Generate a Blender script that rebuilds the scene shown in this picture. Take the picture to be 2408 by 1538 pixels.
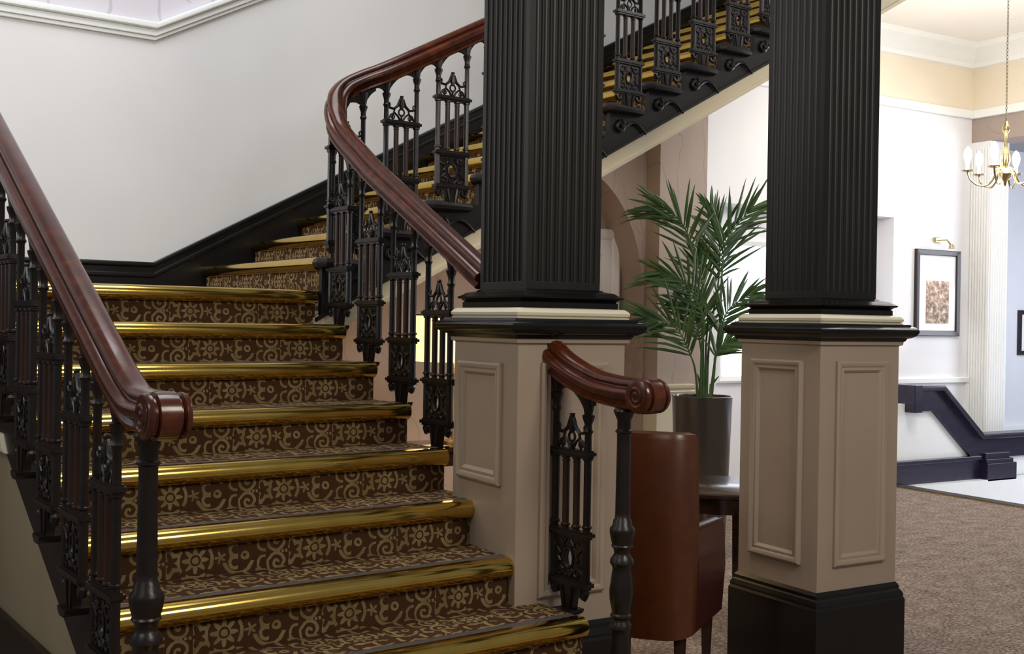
import bpy, bmesh, math, random
from mathutils import Vector, Matrix

# ------------------------------------------------------------------ reset
for o in list(bpy.data.objects):
    bpy.data.objects.remove(o)
scene = bpy.context.scene
COL = scene.collection
random.seed(7)

EYE = 1.516
PHI = 0.1012                      # staircase is turned this much against the hall
# ------------------------------------------------------------------ camera
F_PX, YAW, ROLL, PITCH = 2680.9, 0.5346, 0.0159, -0.0049
fw = Vector((math.sin(YAW)*math.cos(PITCH), math.cos(YAW)*math.cos(PITCH), math.sin(PITCH)))
r0 = Vector((math.cos(YAW), -math.sin(YAW), 0))
u0 = r0.cross(fw)
rr = math.cos(ROLL)*r0 + math.sin(ROLL)*u0
uu = -math.sin(ROLL)*r0 + math.cos(ROLL)*u0
cd = bpy.data.cameras.new('camera')
cd.sensor_width = 36.0
cd.lens = F_PX/2408*36.0
cd.clip_start, cd.clip_end = 0.05, 100
cam = bpy.data.objects.new('camera', cd)
COL.objects.link(cam)
m3 = Matrix((rr, uu, -fw)).transposed()
cam.matrix_world = Matrix.Translation((0, 0, EYE)) @ m3.to_4x4()
scene.camera = cam

# ------------------------------------------------------------------ world, lights, exposure
scene.view_settings.view_transform = 'Standard'
scene.view_settings.look = 'None'
scene.view_settings.exposure = 0.0
scene.view_settings.gamma = 1.0
scene.view_settings.use_curve_mapping = False
w = bpy.data.worlds.new('interior_ambient')
scene.world = w
w.use_nodes = True
w.node_tree.nodes['Background'].inputs[0].default_value = (0.92, 0.95, 1.0, 1)
w.node_tree.nodes['Background'].inputs[1].default_value = 0.20

def S(a, b, z=0.0):
    """stair frame -> world"""
    return Vector((a*math.cos(PHI) - b*math.sin(PHI), a*math.sin(PHI) + b*math.cos(PHI), z))

def area(name, loc, target, sx, sy, power, colr):
    l = bpy.data.lights.new(name, 'AREA')
    l.shape = 'RECTANGLE'; l.size = sx; l.size_y = sy; l.energy = power; l.color = colr
    o = bpy.data.objects.new(name, l); COL.objects.link(o)
    o.location = loc
    o.rotation_euler = (Vector(target)-Vector(loc)).to_track_quat('-Z', 'Y').to_euler()
    return o

def point(name, loc, power, colr, rad=0.05):
    l = bpy.data.lights.new(name, 'POINT'); l.energy = power; l.color = colr; l.shadow_soft_size = rad
    o = bpy.data.objects.new(name, l); COL.objects.link(o); o.location = loc
    return o

area('stairwell_skylight', S(1.9, 4.2, 5.6), S(1.9, 5.4, 0), 2.2, 2.4, 100, (0.95, 0.97, 1.0))
area('landing_window_light', S(-1.9, 5.7, 3.3), S(2.5, 5.9, 2.5), 1.2, 2.6, 42, (0.95, 0.97, 1.0)).data.spread = 1.7
area('foyer_front_fill', (2.7, -0.4, 3.9), (2.9, 3.4, 1.0), 1.4, 1.4, 115, (1.0, 0.92, 0.82))  # unseen fill added to brighten the front faces of the pedestals
area('foyer_left_fill', (-1.6, 1.4, 3.9), (2.0, 3.6, 1.0), 1.2, 1.2, 42, (1.0, 0.93, 0.83))  # second added fill, lifts the left faces of the pedestals
area('hall_ceiling_light', (8.6, 5.6, 4.35), (8.8, 6.2, 0), 2.4, 2.4, 60, (1.0, 0.97, 0.95))
area('hall_window_light', (12.4, 5.4, 2.2), (9.8, 7.4, 1.2), 1.6, 2.4, 95, (0.84, 0.89, 1.0))
area('lounge_ceiling_light', (6.0, 3.6, 4.2), (5.5, 5.5, 0.5), 1.0, 1.0, 24, (1.0, 0.95, 0.9))

# ------------------------------------------------------------------ node helper
def lin(c):
    c = c/255.0
    return c/12.92 if c <= 0.04045 else ((c+0.055)/1.055)**2.4

def rgb(r, g, b):
    return (lin(r), lin(g), lin(b), 1.0)

class E:
    """tiny expression -> math node compiler"""
    nt = None
    def __init__(self, s): self.s = s
    @staticmethod
    def op(kind, *a, clamp=False):
        n = E.nt.nodes.new('ShaderNodeMath'); n.operation = kind; n.use_clamp = clamp
        for i, v in enumerate(a):
            if isinstance(v, E): E.nt.links.new(v.s, n.inputs[i])
            else: n.inputs[i].default_value = v
        return E(n.outputs[0])
    def __add__(s, o): return E.op('ADD', s, o)
    __radd__ = __add__
    def __sub__(s, o): return E.op('SUBTRACT', s, o)
    def __rsub__(s, o): return E.op('SUBTRACT', o, s)
    def __mul__(s, o): return E.op('MULTIPLY', s, o)
    __rmul__ = __mul__
    def __truediv__(s, o): return E.op('DIVIDE', s, o)
    def lt(s, o): return E.op('LESS_THAN', s, o)
    def gt(s, o): return E.op('GREATER_THAN', s, o)
    def abs(s): return E.op('ABSOLUTE', s)
    def fr(s): return E.op('FRACT', s)
    def cos(s): return E.op('COSINE', s)
    def max(s, o): return E.op('MAXIMUM', s, o)
    def min(s, o): return E.op('MINIMUM', s, o)

def hyp(x, y): return E.op('SQRT', x*x + y*y)
def ang(y, x): return E.op('ARCTAN2', y, x)

def base_mat(name):
    m = bpy.data.materials.new(name); m.use_nodes = True
    nt = m.node_tree
    b = nt.nodes['Principled BSDF']
    return m, nt, b

def noise(nt, scale, detail=2, vec=None, rough=0.5):
    n = nt.nodes.new('ShaderNodeTexNoise'); n.inputs['Scale'].default_value = scale
    n.inputs['Detail'].default_value = detail; n.inputs['Roughness'].default_value = rough
    if vec is not None: nt.links.new(vec, n.inputs['Vector'])
    return n

def ramp(nt, fac, stops):
    r = nt.nodes.new('ShaderNodeValToRGB')
    while len(r.color_ramp.elements) < len(stops): r.color_ramp.elements.new(0.5)
    for e, (p, c) in zip(r.color_ramp.elements, stops): e.position = p; e.color = c
    nt.links.new(fac, r.inputs[0])
    return r

def objcoord(nt, scale=(1, 1, 1)):
    t = nt.nodes.new('ShaderNodeTexCoord'); mp = nt.nodes.new('ShaderNodeMapping')
    mp.inputs['Scale'].default_value = scale
    nt.links.new(t.outputs['Object'], mp.inputs['Vector'])
    return mp.outputs[0]

def bump(nt, b, h, strength, dist=0.01):
    n = nt.nodes.new('ShaderNodeBump'); n.inputs['Strength'].default_value = strength
    n.inputs['Distance'].default_value = dist
    nt.links.new(h, n.inputs['Height']); nt.links.new(n.outputs[0], b.inputs['Normal'])

MATS = {}
def mottled(key, c1, c2, rough, scale=6, metallic=0.0, stretch=(1, 1, 1), bumps=0.0, coat=0.0, spec=0.5, bscale=60):
    m, nt, b = base_mat(key)
    v = objcoord(nt, stretch)
    n = noise(nt, scale, 4, v)
    r = ramp(nt, n.outputs[0], [(0.3, rgb(*c1)), (0.7, rgb(*c2))])
    nt.links.new(r.outputs[0], b.inputs['Base Color'])
    b.inputs['Roughness'].default_value = rough
    b.inputs['Metallic'].default_value = metallic
    b.inputs['Coat Weight'].default_value = coat
    b.inputs['Coat Roughness'].default_value = 0.12
    b.inputs['Specular IOR Level'].default_value = spec
    if bumps:
        n2 = noise(nt, bscale, 3, v); bump(nt, b, n2.outputs[0], bumps, 0.004)
    MATS[key] = m
    return m

mottled('stair_wall_paint', (222, 220, 220), (228, 227, 224), 0.55, 1.3, bumps=0.05)
mottled('white_trim', (238, 240, 238), (243, 244, 242), 0.4, 4)
mottled('hall_wall_paint', (236, 235, 238), (240, 240, 242), 0.6, 2)
mottled('hall_frieze_paint', (232, 220, 198), (236, 225, 205), 0.6, 2)
mottled('ceiling_paint', (245, 241, 232), (247, 244, 236), 0.7, 2)
mottled('taupe_paint', (150, 133, 116), (156, 139, 121), 0.42, 3, bumps=0.04)
mottled('cream_paint', (205, 198, 172), (210, 203, 178), 0.38, 3)
mottled('spandrel_shaded_cream', (140, 128, 104), (146, 134, 109), 0.5, 3)  # cream paint darkened in colour to stand in for the shaded corner
mottled('soffit_paint', (212, 198, 168), (216, 203, 174), 0.5, 3)
mottled('black_paint', (12, 11, 10), (17, 16, 14), 0.25, 5, bumps=0.03, spec=0.35)
mottled('column_paint', (23, 21, 19), (30, 27, 24), 0.42, 14, stretch=(1, 1, 0.15), bumps=0.08, bscale=25, spec=0.3)
mottled('skirting_paint', (14, 14, 16), (18, 18, 20), 0.28, 5, spec=0.4)
mottled('hall_dark_wood', (32, 27, 44), (42, 36, 60), 0.25, 3, stretch=(1, 6, 6))
mottled('string_paint', (24, 21, 20), (30, 26, 25), 0.42, 5, spec=0.3)
mottled('cast_iron', (20, 15, 13), (30, 22, 18), 0.34, 30, bumps=0.12, bscale=120, spec=0.35)
mottled('iron_shaft', (40, 24, 18), (56, 33, 24), 0.34, 20, stretch=(1, 1, 0.2), spec=0.35)
mottled('mahogany', (70, 27, 14), (118, 54, 28), 0.26, 14, stretch=(1, 1, 1), coat=0.7)
mottled('brass', (200, 164, 76), (214, 180, 94), 0.13, 8, metallic=1.0)
mottled('gilt_metal', (196, 176, 128), (210, 192, 148), 0.25, 8, metallic=1.0)
mottled('antique_brass', (92, 84, 66), (110, 100, 80), 0.4, 8, metallic=0.6)
mottled('rubber_strip', (62, 57, 54), (72, 66, 62), 0.5, 40)
mottled('leather_tan', (72, 35, 12), (82, 41, 16), 0.32, 18, bumps=0.12, bscale=220)
mottled('leather_dark', (62, 28, 24), (70, 34, 28), 0.30, 18, bumps=0.12, bscale=220)
mottled('dark_wood', (44, 26, 20), (62, 38, 28), 0.24, 10, stretch=(1, 8, 8), coat=0.4)
mottled('pot_grey', (74, 70, 66), (80, 76, 71), 0.22, 2, metallic=0.5, coat=0.3)
mottled('soil', (30, 22, 16), (52, 40, 28), 0.9, 60, bumps=0.6)
mottled('frame_black', (36, 26, 34), (44, 32, 42), 0.3, 8)
mottled('mat_board', (243, 242, 240), (248, 247, 246), 0.8, 4)
mottled('door_paint', (226, 222, 224), (231, 228, 229), 0.4, 3)
mottled('bluewhite_paint', (228, 230, 240), (232, 234, 243), 0.5, 3)

def wood_mat():
    m, nt, b = base_mat('mahogany_rail')
    v = objcoord(nt, (9, 9, 9))
    n = noise(nt, 1.0, 5, v, 0.6)
    n.inputs['Distortion'].default_value = 1.5
    r = ramp(nt, n.outputs[0], [(0.25, rgb(48, 19, 8)), (0.55, rgb(76, 33, 14)), (0.8, rgb(106, 51, 23))])
    nt.links.new(r.outputs[0], b.inputs['Base Color'])
    b.inputs['Roughness'].default_value = 0.24
    b.inputs['Coat Weight'].default_value = 0.15; b.inputs['Coat Roughness'].default_value = 0.05
    b.inputs['Specular IOR Level'].default_value = 0.4
    MATS['mahogany_rail'] = m
wood_mat()

def leaf_mat():
    m, nt, b = base_mat('palm_leaf')
    v = objcoord(nt)
    n = noise(nt, 5, 3, v)
    r = ramp(nt, n.outputs[0], [(0.3, rgb(44, 74, 40)), (0.7, rgb(80, 112, 60))])
    nt.links.new(r.outputs[0], b.inputs['Base Color'])
    b.inputs['Roughness'].default_value = 0.4
    MATS['palm_leaf'] = m
    mottled('palm_stem', (62, 92, 52), (84, 112, 66), 0.45, 10)
leaf_mat()

def floor_carpet():
    m, nt, b = base_mat('floor_carpet')
    v = objcoord(nt)
    n = noise(nt, 55, 3, v, 0.7); n2 = noise(nt, 9, 2, v)
    E.nt = nt
    f = E(n.outputs[0])*0.8 + E(n2.outputs[0])*0.2
    r = ramp(nt, f.s, [(0.34, rgb(74, 60, 52)), (0.5, rgb(134, 118, 107)), (0.66, rgb(182, 168, 156))])
    nt.links.new(r.outputs[0], b.inputs['Base Color'])
    b.inputs['Roughness'].default_value = 0.95
    b.inputs['Specular IOR Level'].default_value = 0.1
    bump(nt, b, n.outputs[0], 0.5, 0.01)
    MATS['floor_carpet'] = m
floor_carpet()

def damask(key, P, Q, ground1, ground2, fig1, fig2):
    """woven damask: rosette in a ring, star, C scroll with ring, pairs of spirals"""
    m, nt, b = base_mat(key)
    E.nt = nt
    uvn = nt.nodes.new('ShaderNodeUVMap')
    sep = nt.nodes.new('ShaderNodeSeparateXYZ'); nt.links.new(uvn.outputs[0], sep.inputs[0])
    wob = noise(nt, 38, 2, uvn.outputs[0])
    w1 = (E(wob.outputs[0]) - 0.5)*0.010
    U = 0.0 - (E(sep.outputs[0]) + w1)
    V0 = E(sep.outputs[1]) + (0.5 - E(wob.outputs[0]))*0.008
    u = ((U/P + 0.5).fr() - 0.5)*P
    v = ((V0/Q + 0.5).fr() - 0.5)*Q
    av = v.abs()
    # rosette
    r = hyp(u, v); th = ang(v, u)
    pet = r.lt(0.034 + 0.011*(th*8.0).cos())
    hole = (r - 0.015).abs().gt(0.0032)
    ros = pet*hole
    ring = (r - 0.057).abs().lt(0.0056)*((th*4.0).cos().gt(-0.80))
    fig = ros.max(ring)
    # star
    u1 = u + 0.086
    r1 = hyp(u1, v); t1 = ang(v, u1)
    fig = fig.max(r1.lt(0.014 + 0.008*(t1*5.0).cos()))
    # double-lobed scroll, leaf curve below it and a ring
    u2 = u + 0.138
    r2 = hyp(u2, av - 0.021)
    fig = fig.max((r2 - 0.0185).abs().lt(0.0058)*(u2.gt(-0.009)))
    fig = fig.max(av.lt(0.0055)*(u2 - 0.006).abs().lt(0.013))
    r9 = hyp(u + 0.150, (v + 0.010)*1.05)
    fig = fig.max((r9 - 0.050).abs().lt(0.0062)*v.lt(-0.020))
    fig = fig.max((hyp(u + 0.150, v - 0.010) - 0.046).abs().lt(0.0050)*v.gt(0.036))
    u3 = u + 0.172
    r3 = hyp(u3, v)
    fig = fig.max((r3 - 0.0105).abs().lt(0.0046))
    # spiral pair
    u4 = u - 0.140; v4 = av - 0.036
    r4 = hyp(u4, v4); t4 = ang(v4, u4)
    sp = ((r4/0.024 - t4/6.2832).fr() - 0.5).abs().lt(0.22)*r4.lt(0.040)
    fig = fig.max(sp)
    # tails joining the spirals
    u8 = u - 0.188
    r8 = hyp(u8, av - 0.034)
    fig = fig.max((r8 - 0.024).abs().lt(0.0052)*u8.gt(-0.004))
    # sprig and dots between spirals
    u5 = u - 0.128
    fig = fig.max(av.lt(0.0050)*u5.abs().lt(0.030)*(((u5/0.014).fr() - 0.5).abs().lt(0.33)))
    # bracket leaves
    u6 = u - 0.082
    r6 = hyp(u6, v*0.6)
    fig = fig.max((r6 - 0.022 - 0.006*(ang(v, u6)*5.0).cos()).abs().lt(0.0058)*u6.lt(0.016))
    # leaf sprays at top and bottom
    v7 = av - Q*0.46
    u7 = ((u/(P*0.2)).fr() - 0.5)*(P*0.2)
    r7 = hyp(u7*0.8, v7)
    fig = fig.max((r7 - 0.021).abs().lt(0.0058)*((ang(v7, u7)*3.0).cos().gt(-0.5)))
    wv = noise(nt, 420, 1, uvn.outputs[0])
    wn = noise(nt, 14, 2, uvn.outputs[0])
    fade = (fig*(0.72 + 0.5*E(wv.outputs[0]))).min(1.0)
    c1 = ramp(nt, wv.outputs[0], [(0.35, rgb(*ground1)), (0.65, rgb(*ground2))])
    c2 = ramp(nt, wn.outputs[0], [(0.35, rgb(*fig1)), (0.65, rgb(*fig2))])
    mx = nt.nodes.new('ShaderNodeMix'); mx.data_type = 'RGBA'
    nt.links.new(fade.s, mx.inputs[0])
    nt.links.new(c1.outputs[0], mx.inputs[6]); nt.links.new(c2.outputs[0], mx.inputs[7])
    nt.links.new(mx.outputs[2], b.inputs['Base Color'])
    b.inputs['Roughness'].default_value = 0.92
    b.inputs['Specular IOR Level'].default_value = 0.12
    bump(nt, b, (fade*0.5 + E(wv.outputs[0])*0.5).s, 0.5, 0.004)
    MATS[key] = m
damask('stair_carpet', 0.43, 0.165, (56, 35, 20), (74, 48, 28), (112, 95, 62), (132, 115, 80))

def wallpaper(key, ca, cb, line, lo=0.018):
    m, nt, b = base_mat(key)
    E.nt = nt
    v = objcoord(nt)
    sep = nt.nodes.new('ShaderNodeSeparateXYZ'); nt.links.new(v, sep.inputs[0])
    x = E(sep.outputs[0]); z = E(sep.outputs[2])
    n = noise(nt, 2.2, 3, v)
    n2 = noise(nt, 1.1, 2, v)
    k = (x*3.1 + E(n.outputs[0])*0.9)
    branch = (k.fr() - 0.5).abs().lt(lo)
    k2 = (x*2.3 + z*1.4 + E(n2.outputs[0])*2.2)
    branch = branch.max((k2.fr() - 0.5).abs().lt(lo*0.8)*E(n.outputs[0]).gt(0.5))
    c = ramp(nt, n2.outputs[0], [(0.35, rgb(*ca)), (0.65, rgb(*cb))])
    mx = nt.nodes.new('ShaderNodeMix'); mx.data_type = 'RGBA'
    nt.links.new((branch*0.6).s, mx.inputs[0])
    nt.links.new(c.outputs[0], mx.inputs[6]); mx.inputs[7].default_value = rgb(*line)
    nt.links.new(mx.outputs[2], b.inputs['Base Color'])
    b.inputs['Roughness'].default_value = 0.65
    MATS[key] = m
wallpaper('lilac_wallpaper', (208, 203, 212), (214, 210, 214), (178, 172, 182), 0.03)
wallpaper('taupe_wallpaper', (166, 150, 140), (176, 160, 149), (152, 135, 125), 0.02)

def emit(key, c, s, base=(255, 250, 240)):
    m, nt, b = base_mat(key)
    b.inputs['Base Color'].default_value = rgb(*base)
    b.inputs['Emission Color'].default_value = rgb(*c)
    b.inputs['Emission Strength'].default_value = s
    MATS[key] = m
emit('lamp_shade_fabric', (255, 200, 112), 2.6)
emit('candle_bulb', (255, 246, 226), 14)
emit('daylit_glass', (226, 236, 255), 1.6, (230, 236, 250))

def print_mat(key, scale, cols):
    m, nt, b = base_mat(key)
    v = objcoord(nt)
    n = noise(nt, scale, 6, v, 0.7)
    r = ramp(nt, n.outputs[0], cols)
    nt.links.new(r.outputs[0], b.inputs['Base Color'])
    b.inputs['Roughness'].default_value = 0.5
    MATS[key] = m
print_mat('engraving', 22, [(0.34, rgb(58, 44, 42)), (0.5, rgb(134, 108, 90)), (0.64, rgb(206, 186, 164))])
print_mat('engraving_grey', 12, [(0.3, rgb(120, 128, 132)), (0.5, rgb(180, 186, 190)), (0.65, rgb(226, 228, 230))])

# ------------------------------------------------------------------ mesh helpers
def box(x0, x1, y0, y1, z0, z1):
    v = [(x, y, z) for z in (z0, z1) for y in (y0, y1) for x in (x0, x1)]
    f = [(0, 2, 3, 1), (4, 5, 7, 6), (0, 1, 5, 4), (2, 6, 7, 3), (0, 4, 6, 2), (1, 3, 7, 5)]
    return v, f

def join(*gs):
    V, Fc = [], []
    for v, f in gs:
        k = len(V); V += list(v); Fc += [tuple(i+k for i in q) for q in f]
    return V, Fc

def shift(g, dx, dy, dz):
    return [(x+dx, y+dy, z+dz) for x, y, z in g[0]], g[1]

def lathe(prof, cx, cy, seg=20, rot=0.0, cap=True):
    V, Fc = [], []
    for r, z in prof:
        for k in range(seg):
            a = 2*math.pi*k/seg + rot
            V.append((cx + r*math.cos(a), cy + r*math.sin(a), z))
    n = len(prof)
    for i in range(n-1):
        for k in range(seg):
            k2 = (k+1) % seg
            Fc.append((i*seg+k, i*seg+k2, (i+1)*seg+k2, (i+1)*seg+k))
    if cap:
        Fc.append(tuple(range(seg))[::-1]); Fc.append(tuple((n-1)*seg+k for k in range(seg)))
    return V, Fc

def sweep(path, prof, closed_prof=True, cap=True, latfix=None):
    """path 3D points, profile (lateral, normal); lateral stays horizontal"""
    V, Fc = [], []
    n = len(path); m = len(prof)
    for i, p in enumerate(path):
        a = Vector(path[max(i-1, 0)]); b = Vector(path[min(i+1, n-1)])
        t = (b-a).normalized()
        if latfix is not None: lat = Vector(latfix)
        else:
            lat = t.cross(Vector((0, 0, 1)))
            lat = lat.normalized() if lat.length > 1e-6 else Vector((1, 0, 0))
        nor = lat.cross(t).normalized()
        for (l, h) in prof:
            q = Vector(p) + lat*l + nor*h
            V.append(tuple(q))
    for i in range(n-1):
        for k in range(m if closed_prof else m-1):
            k2 = (k+1) % m
            Fc.append((i*m+k, i*m+k2, (i+1)*m+k2, (i+1)*m+k))
    if cap and closed_prof:
        Fc.append(tuple(range(m))[::-1]); Fc.append(tuple((n-1)*m+k for k in range(m)))
    return V, Fc

def tube(path, rad, seg=6):
    """tube with parallel-ish frames, rad number or list"""
    V, Fc = [], []
    n = len(path)
    ref = None
    for i, p in enumerate(path):
        a = Vector(path[max(i-1, 0)]); b = Vector(path[min(i+1, n-1)])
        t = (b-a).normalized()
        if ref is None:
            ref = Vector((0, 0, 1)) if abs(t.z) < 0.9 else Vector((0, 1, 0))
        x = t.cross(ref)
        if x.length < 1e-4: x = t.cross(Vector((1, 0, 0.3)))
        x.normalize(); y = x.cross(t).normalized(); ref = y
        r = rad[i] if isinstance(rad, (list, tuple)) else rad
        for k in range(seg):
            an = 2*math.pi*k/seg
            V.append(tuple(Vector(p) + x*(r*math.cos(an)) + y*(r*math.sin(an))))
    for i in range(n-1):
        for k in range(seg):
            k2 = (k+1) % seg
            Fc.append((i*seg+k, i*seg+k2, (i+1)*seg+k2, (i+1)*seg+k))
    Fc.append(tuple(range(seg))[::-1]); Fc.append(tuple((n-1)*seg+k for k in range(seg)))
    return V, Fc

def rectmould(x0, x1, y0, y1, prof):
    """closed profile [(out, z)] mitred around a rectangle"""
    V, Fc = [], []
    m = len(prof)
    for o, z in prof:
        V += [(x0-o, y0-o, z), (x1+o, y0-o, z), (x1+o, y1+o, z), (x0-o, y1+o, z)]
    for i in range(m-1):
        for k in range(4):
            k2 = (k+1) % 4
            Fc.append((i*4+k, i*4+k2, (i+1)*4+k2, (i+1)*4+k))
    Fc.append((0, 3, 2, 1)); Fc.append(((m-1)*4, (m-1)*4+1, (m-1)*4+2, (m-1)*4+3))
    return V, Fc

def framemould(o, ux, uz, un, wd, ht, prof):
    """picture-frame moulding in the plane o+ux,uz; prof [(inset, out)] closed loop"""
    o, ux, uz, un = Vector(o), Vector(ux), Vector(uz), Vector(un)
    V, Fc = [], []
    m = len(prof)
    for ins, out in prof:
        for (a, b) in ((ins, ins), (wd-ins, ins), (wd-ins, ht-ins), (ins, ht-ins)):
            V.append(tuple(o + ux*a + uz*b + un*out))
    for i in range(m):
        j = (i+1) % m
        for k in range(4):
            k2 = (k+1) % 4
            Fc.append((i*4+k, i*4+k2, j*4+k2, j*4+k))
    return V, Fc

def prism(poly, plane, a0, a1):
    """extrude 2D polygon; plane 'yz' along x, 'xz' along y, 'xy' along z"""
    n = len(poly)
    def P(p, a):
        if plane == 'yz': return (a, p[0], p[1])
        if plane == 'xz': return (p[0], a, p[1])
        return (p[0], p[1], a)
    V = [P(p, a0) for p in poly] + [P(p, a1) for p in poly]
    Fc = [tuple(range(n)), tuple(range(n, 2*n))[::-1]]
    for i in range(n):
        j = (i+1) % n
        Fc.append((i, n+i, n+j, j))
    return V, Fc

def fix_normals(me):
    bm = bmesh.new(); bm.from_mesh(me)
    bmesh.ops.recalc_face_normals(bm, faces=bm.faces)
    bm.to_mesh(me); bm.free()

def mk_mesh(name, g, mat, smooth=False, bevel=0.0, uvf=None, bseg=2):
    me = bpy.data.meshes.new(name)
    me.from_pydata([tuple(v) for v in g[0]], [], [tuple(f) for f in g[1]])
    if bevel:
        bm = bmesh.new(); bm.from_mesh(me)
        bmesh.ops.remove_doubles(bm, verts=bm.verts, dist=1e-6)
        bmesh.ops.recalc_face_normals(bm, faces=bm.faces)
        ed = [e for e in bm.edges if len(e.link_faces) == 2 and e.calc_face_angle(0) > 0.6]
        bmesh.ops.bevel(bm, geom=ed, offset=bevel, segments=bseg, affect='EDGES', profile=0.6)
        bm.to_mesh(me); bm.free()
    fix_normals(me)
    if uvf:
        uv = me.uv_layers.new(name='UVMap')
        for poly in me.polygons:
            for li in poly.loop_indices:
                co = me.vertices[me.loops[li].vertex_index].co
                uv.data[li].uv = uvf(co, poly.normal)
    if smooth:
        for poly in me.polygons: poly.use_smooth = True
        me.set_sharp_from_angle(angle=math.radians(38))
    me.materials.append(MATS[mat])
    return me

def tag(o, label=None, cat=None, group=None, kind=None):
    if label: o['label'] = label
    if cat: o['category'] = cat
    if group: o['group'] = group
    if kind: o['kind'] = kind
    return o

def link(name, me, parent=None, loc=(0, 0, 0), rot=0.0):
    o = bpy.data.objects.new(name, me); COL.objects.link(o)
    if parent: o.parent = parent
    o.location = loc; o.rotation_euler = (0, 0, rot)
    return o

class Thing:
    """an Empty at the thing's base; children are given in the frame of the place"""
    def __init__(s, name, label, cat, base, stair=False, group=None, kind=None):
        s.base = Vector(base)
        s.o = bpy.data.objects.new(name, None); COL.objects.link(s.o)
        s.o.empty_display_size = 0.2
        if stair:
            s.o.location = S(base[0], base[1], base[2]); s.o.rotation_euler = (0, 0, PHI)
        else: s.o.location = base
        tag(s.o, label, cat, group, kind)
    def part(s, name, g, mat, parent=None, label=None, **k):
        me = mk_mesh(name, shift(g, *(-s.base)), mat, **k)
        o = link(name, me, parent or s.o)
        if label: o['label'] = label
        return o

def struct(name, g, mat, stair=False, label=None, cat=None, **k):
    me = mk_mesh(name, g, mat, **k)
    o = link(name, me, None, (0, 0, 0), PHI if stair else 0.0)
    o['kind'] = 'structure'
    if label: o['label'] = label
    if cat: o['category'] = cat
    return o

# ------------------------------------------------------------------ stair numbers (stair frame, floor = 0)
R, T1, T2 = 0.165, 0.2968, 0.309
SY_TOP, Z_TOP = 5.0568, 1.65
SXL, SXR = 1.03, 2.55          # carpeted width of the lower flight
SX2 = 2.54                     # first nosing of the upper flight
SYW = 6.6                      # stair wall
SY2 = 5.06                     # outer string of the upper flight
M1, M2 = R/T1, R/T2
def nz1(b): return Z_TOP - (SY_TOP-b)*M1
def nz2(a): return Z_TOP + R + (a-SX2)*M2
N2 = 16

# ------------------------------------------------------------------ floors
FLOOR_EDGE = 8.83
struct('floor', box(-4, FLOOR_EDGE, -4, 9.2, -0.12, 0), 'floor_carpet', label='brown flecked fitted carpet of the hall', cat='floor')
trim_strip = struct('trim_1', box(FLOOR_EDGE-0.17, FLOOR_EDGE-0.125, 3.0, 7.50, -0.02, 0.008), 'brass', label='thin brass strip edging the hall carpet', cat='trim')
struct('trim_2', box(FLOOR_EDGE-0.125, FLOOR_EDGE+0.012, 3.0, 7.50, -0.02, 0.006), 'rubber_strip', label='dark band beside the brass carpet strip', cat='trim')
struct('floor_lower', box(FLOOR_EDGE+0.012, 15, 2.0, 9.2, -0.45, -0.33), 'bluewhite_paint', label='pale lower floor beyond the carpet edge', cat='floor')

# ------------------------------------------------------------------ stair wall with arch
def wall_with_arch():
    # wall plane sy = 6.6, arch: jamb right at 6.14, springing at z=1.72
    xr, xl, zs = 6.135, 4.635, 1.75
    cxm, rad = (xr+xl)/2, (xr-xl)/2
    hgt = 0.95
    pts = [(-2.2, 0), (xl, 0), (xl, zs)]
    for k in range(1, 24):
        a = math.pi*(1-k/24)
        pts.append((cxm + rad*math.cos(a), zs + hgt*math.sin(a)))
    pts += [(xr, zs), (xr, 0), (6.84, 0)]
    return pts, (xl, xr, zs, cxm, rad, hgt)
arch_pts, ARCH = wall_with_arch()
def railz(a): return Z_TOP + 1.47 + max(0.0, a-2.25)*0.53      # bottom of the dado cornice on the wall
# lower taupe wall (below flight/landing soffit), painted wall above
low_top = lambda a: max(Z_TOP - 0.25, Z_TOP - 0.25 + (a-2.9)*0.53)
lower_poly = arch_pts + [(6.84, low_top(6.84)), (2.9, low_top(2.9)), (-2.2, low_top(-2.2))]
struct('wall_back', prism(lower_poly, 'xz', SYW, SYW+0.16), 'taupe_wallpaper', True, 'taupe papered wall with an arch under the stairs', 'wall')
upper_poly = [(-2.2, low_top(-2.2)), (2.9, low_top(2.9)), (7.4, low_top(7.4)), (7.4, railz(7.4)), (2.25, railz(2.25)), (-2.2, railz(-2.2))]
struct('wall_stair', prism(upper_poly, 'xz', SYW, SYW+0.16), 'stair_wall_paint', True, 'smooth off white wall rising beside the upper flight', 'wall')
paper_poly = [(-2.2, railz(-2.2)), (2.25, railz(2.25)), (7.4, railz(7.4)), (7.4, 6.2), (-2.2, 6.2)]
struct('wall_stair_upper', prism(paper_poly, 'xz', SYW, SYW+0.16), 'lilac_wallpaper', True, 'pale lilac papered wall above the white moulding', 'wall')
# arch recess, reveal and door
xl, xr, zs, cxm, rad, hgt = ARCH
rev_o = [(xr, 0), (xr, zs)] + [(cxm + rad*math.cos(math.pi*k/24), zs + hgt*math.sin(math.pi*k/24)) for k in range(1, 24)] + [(xl, zs), (xl, 0)]
def reveal():
    V, Fc = [], []
    n = len(rev_o)
    for y, off in ((SYW+0.16, 0.0), (SYW+0.29, 0.0)):
        V += [(p[0], y, p[1]) for p in rev_o]
    for i in range(n-1): Fc.append((i, i+1, n+i+1, n+i))
    return V, Fc
struct('wall_arch_reveal', reveal(), 'taupe_wallpaper', True, 'curved taupe reveal lining the arch', 'wall')
struct('wall_recess', box(xl-0.3, xr+0.6, SYW+0.29, SYW+0.39, 0, 3.2), 'taupe_wallpaper', True, 'papered back of the arched recess', 'wall')
DY = SYW+0.285
dth = Thing('door_1', 'white panelled door inside the arched recess', 'door', (5.6, DY, 0), True, kind='structure')
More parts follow.
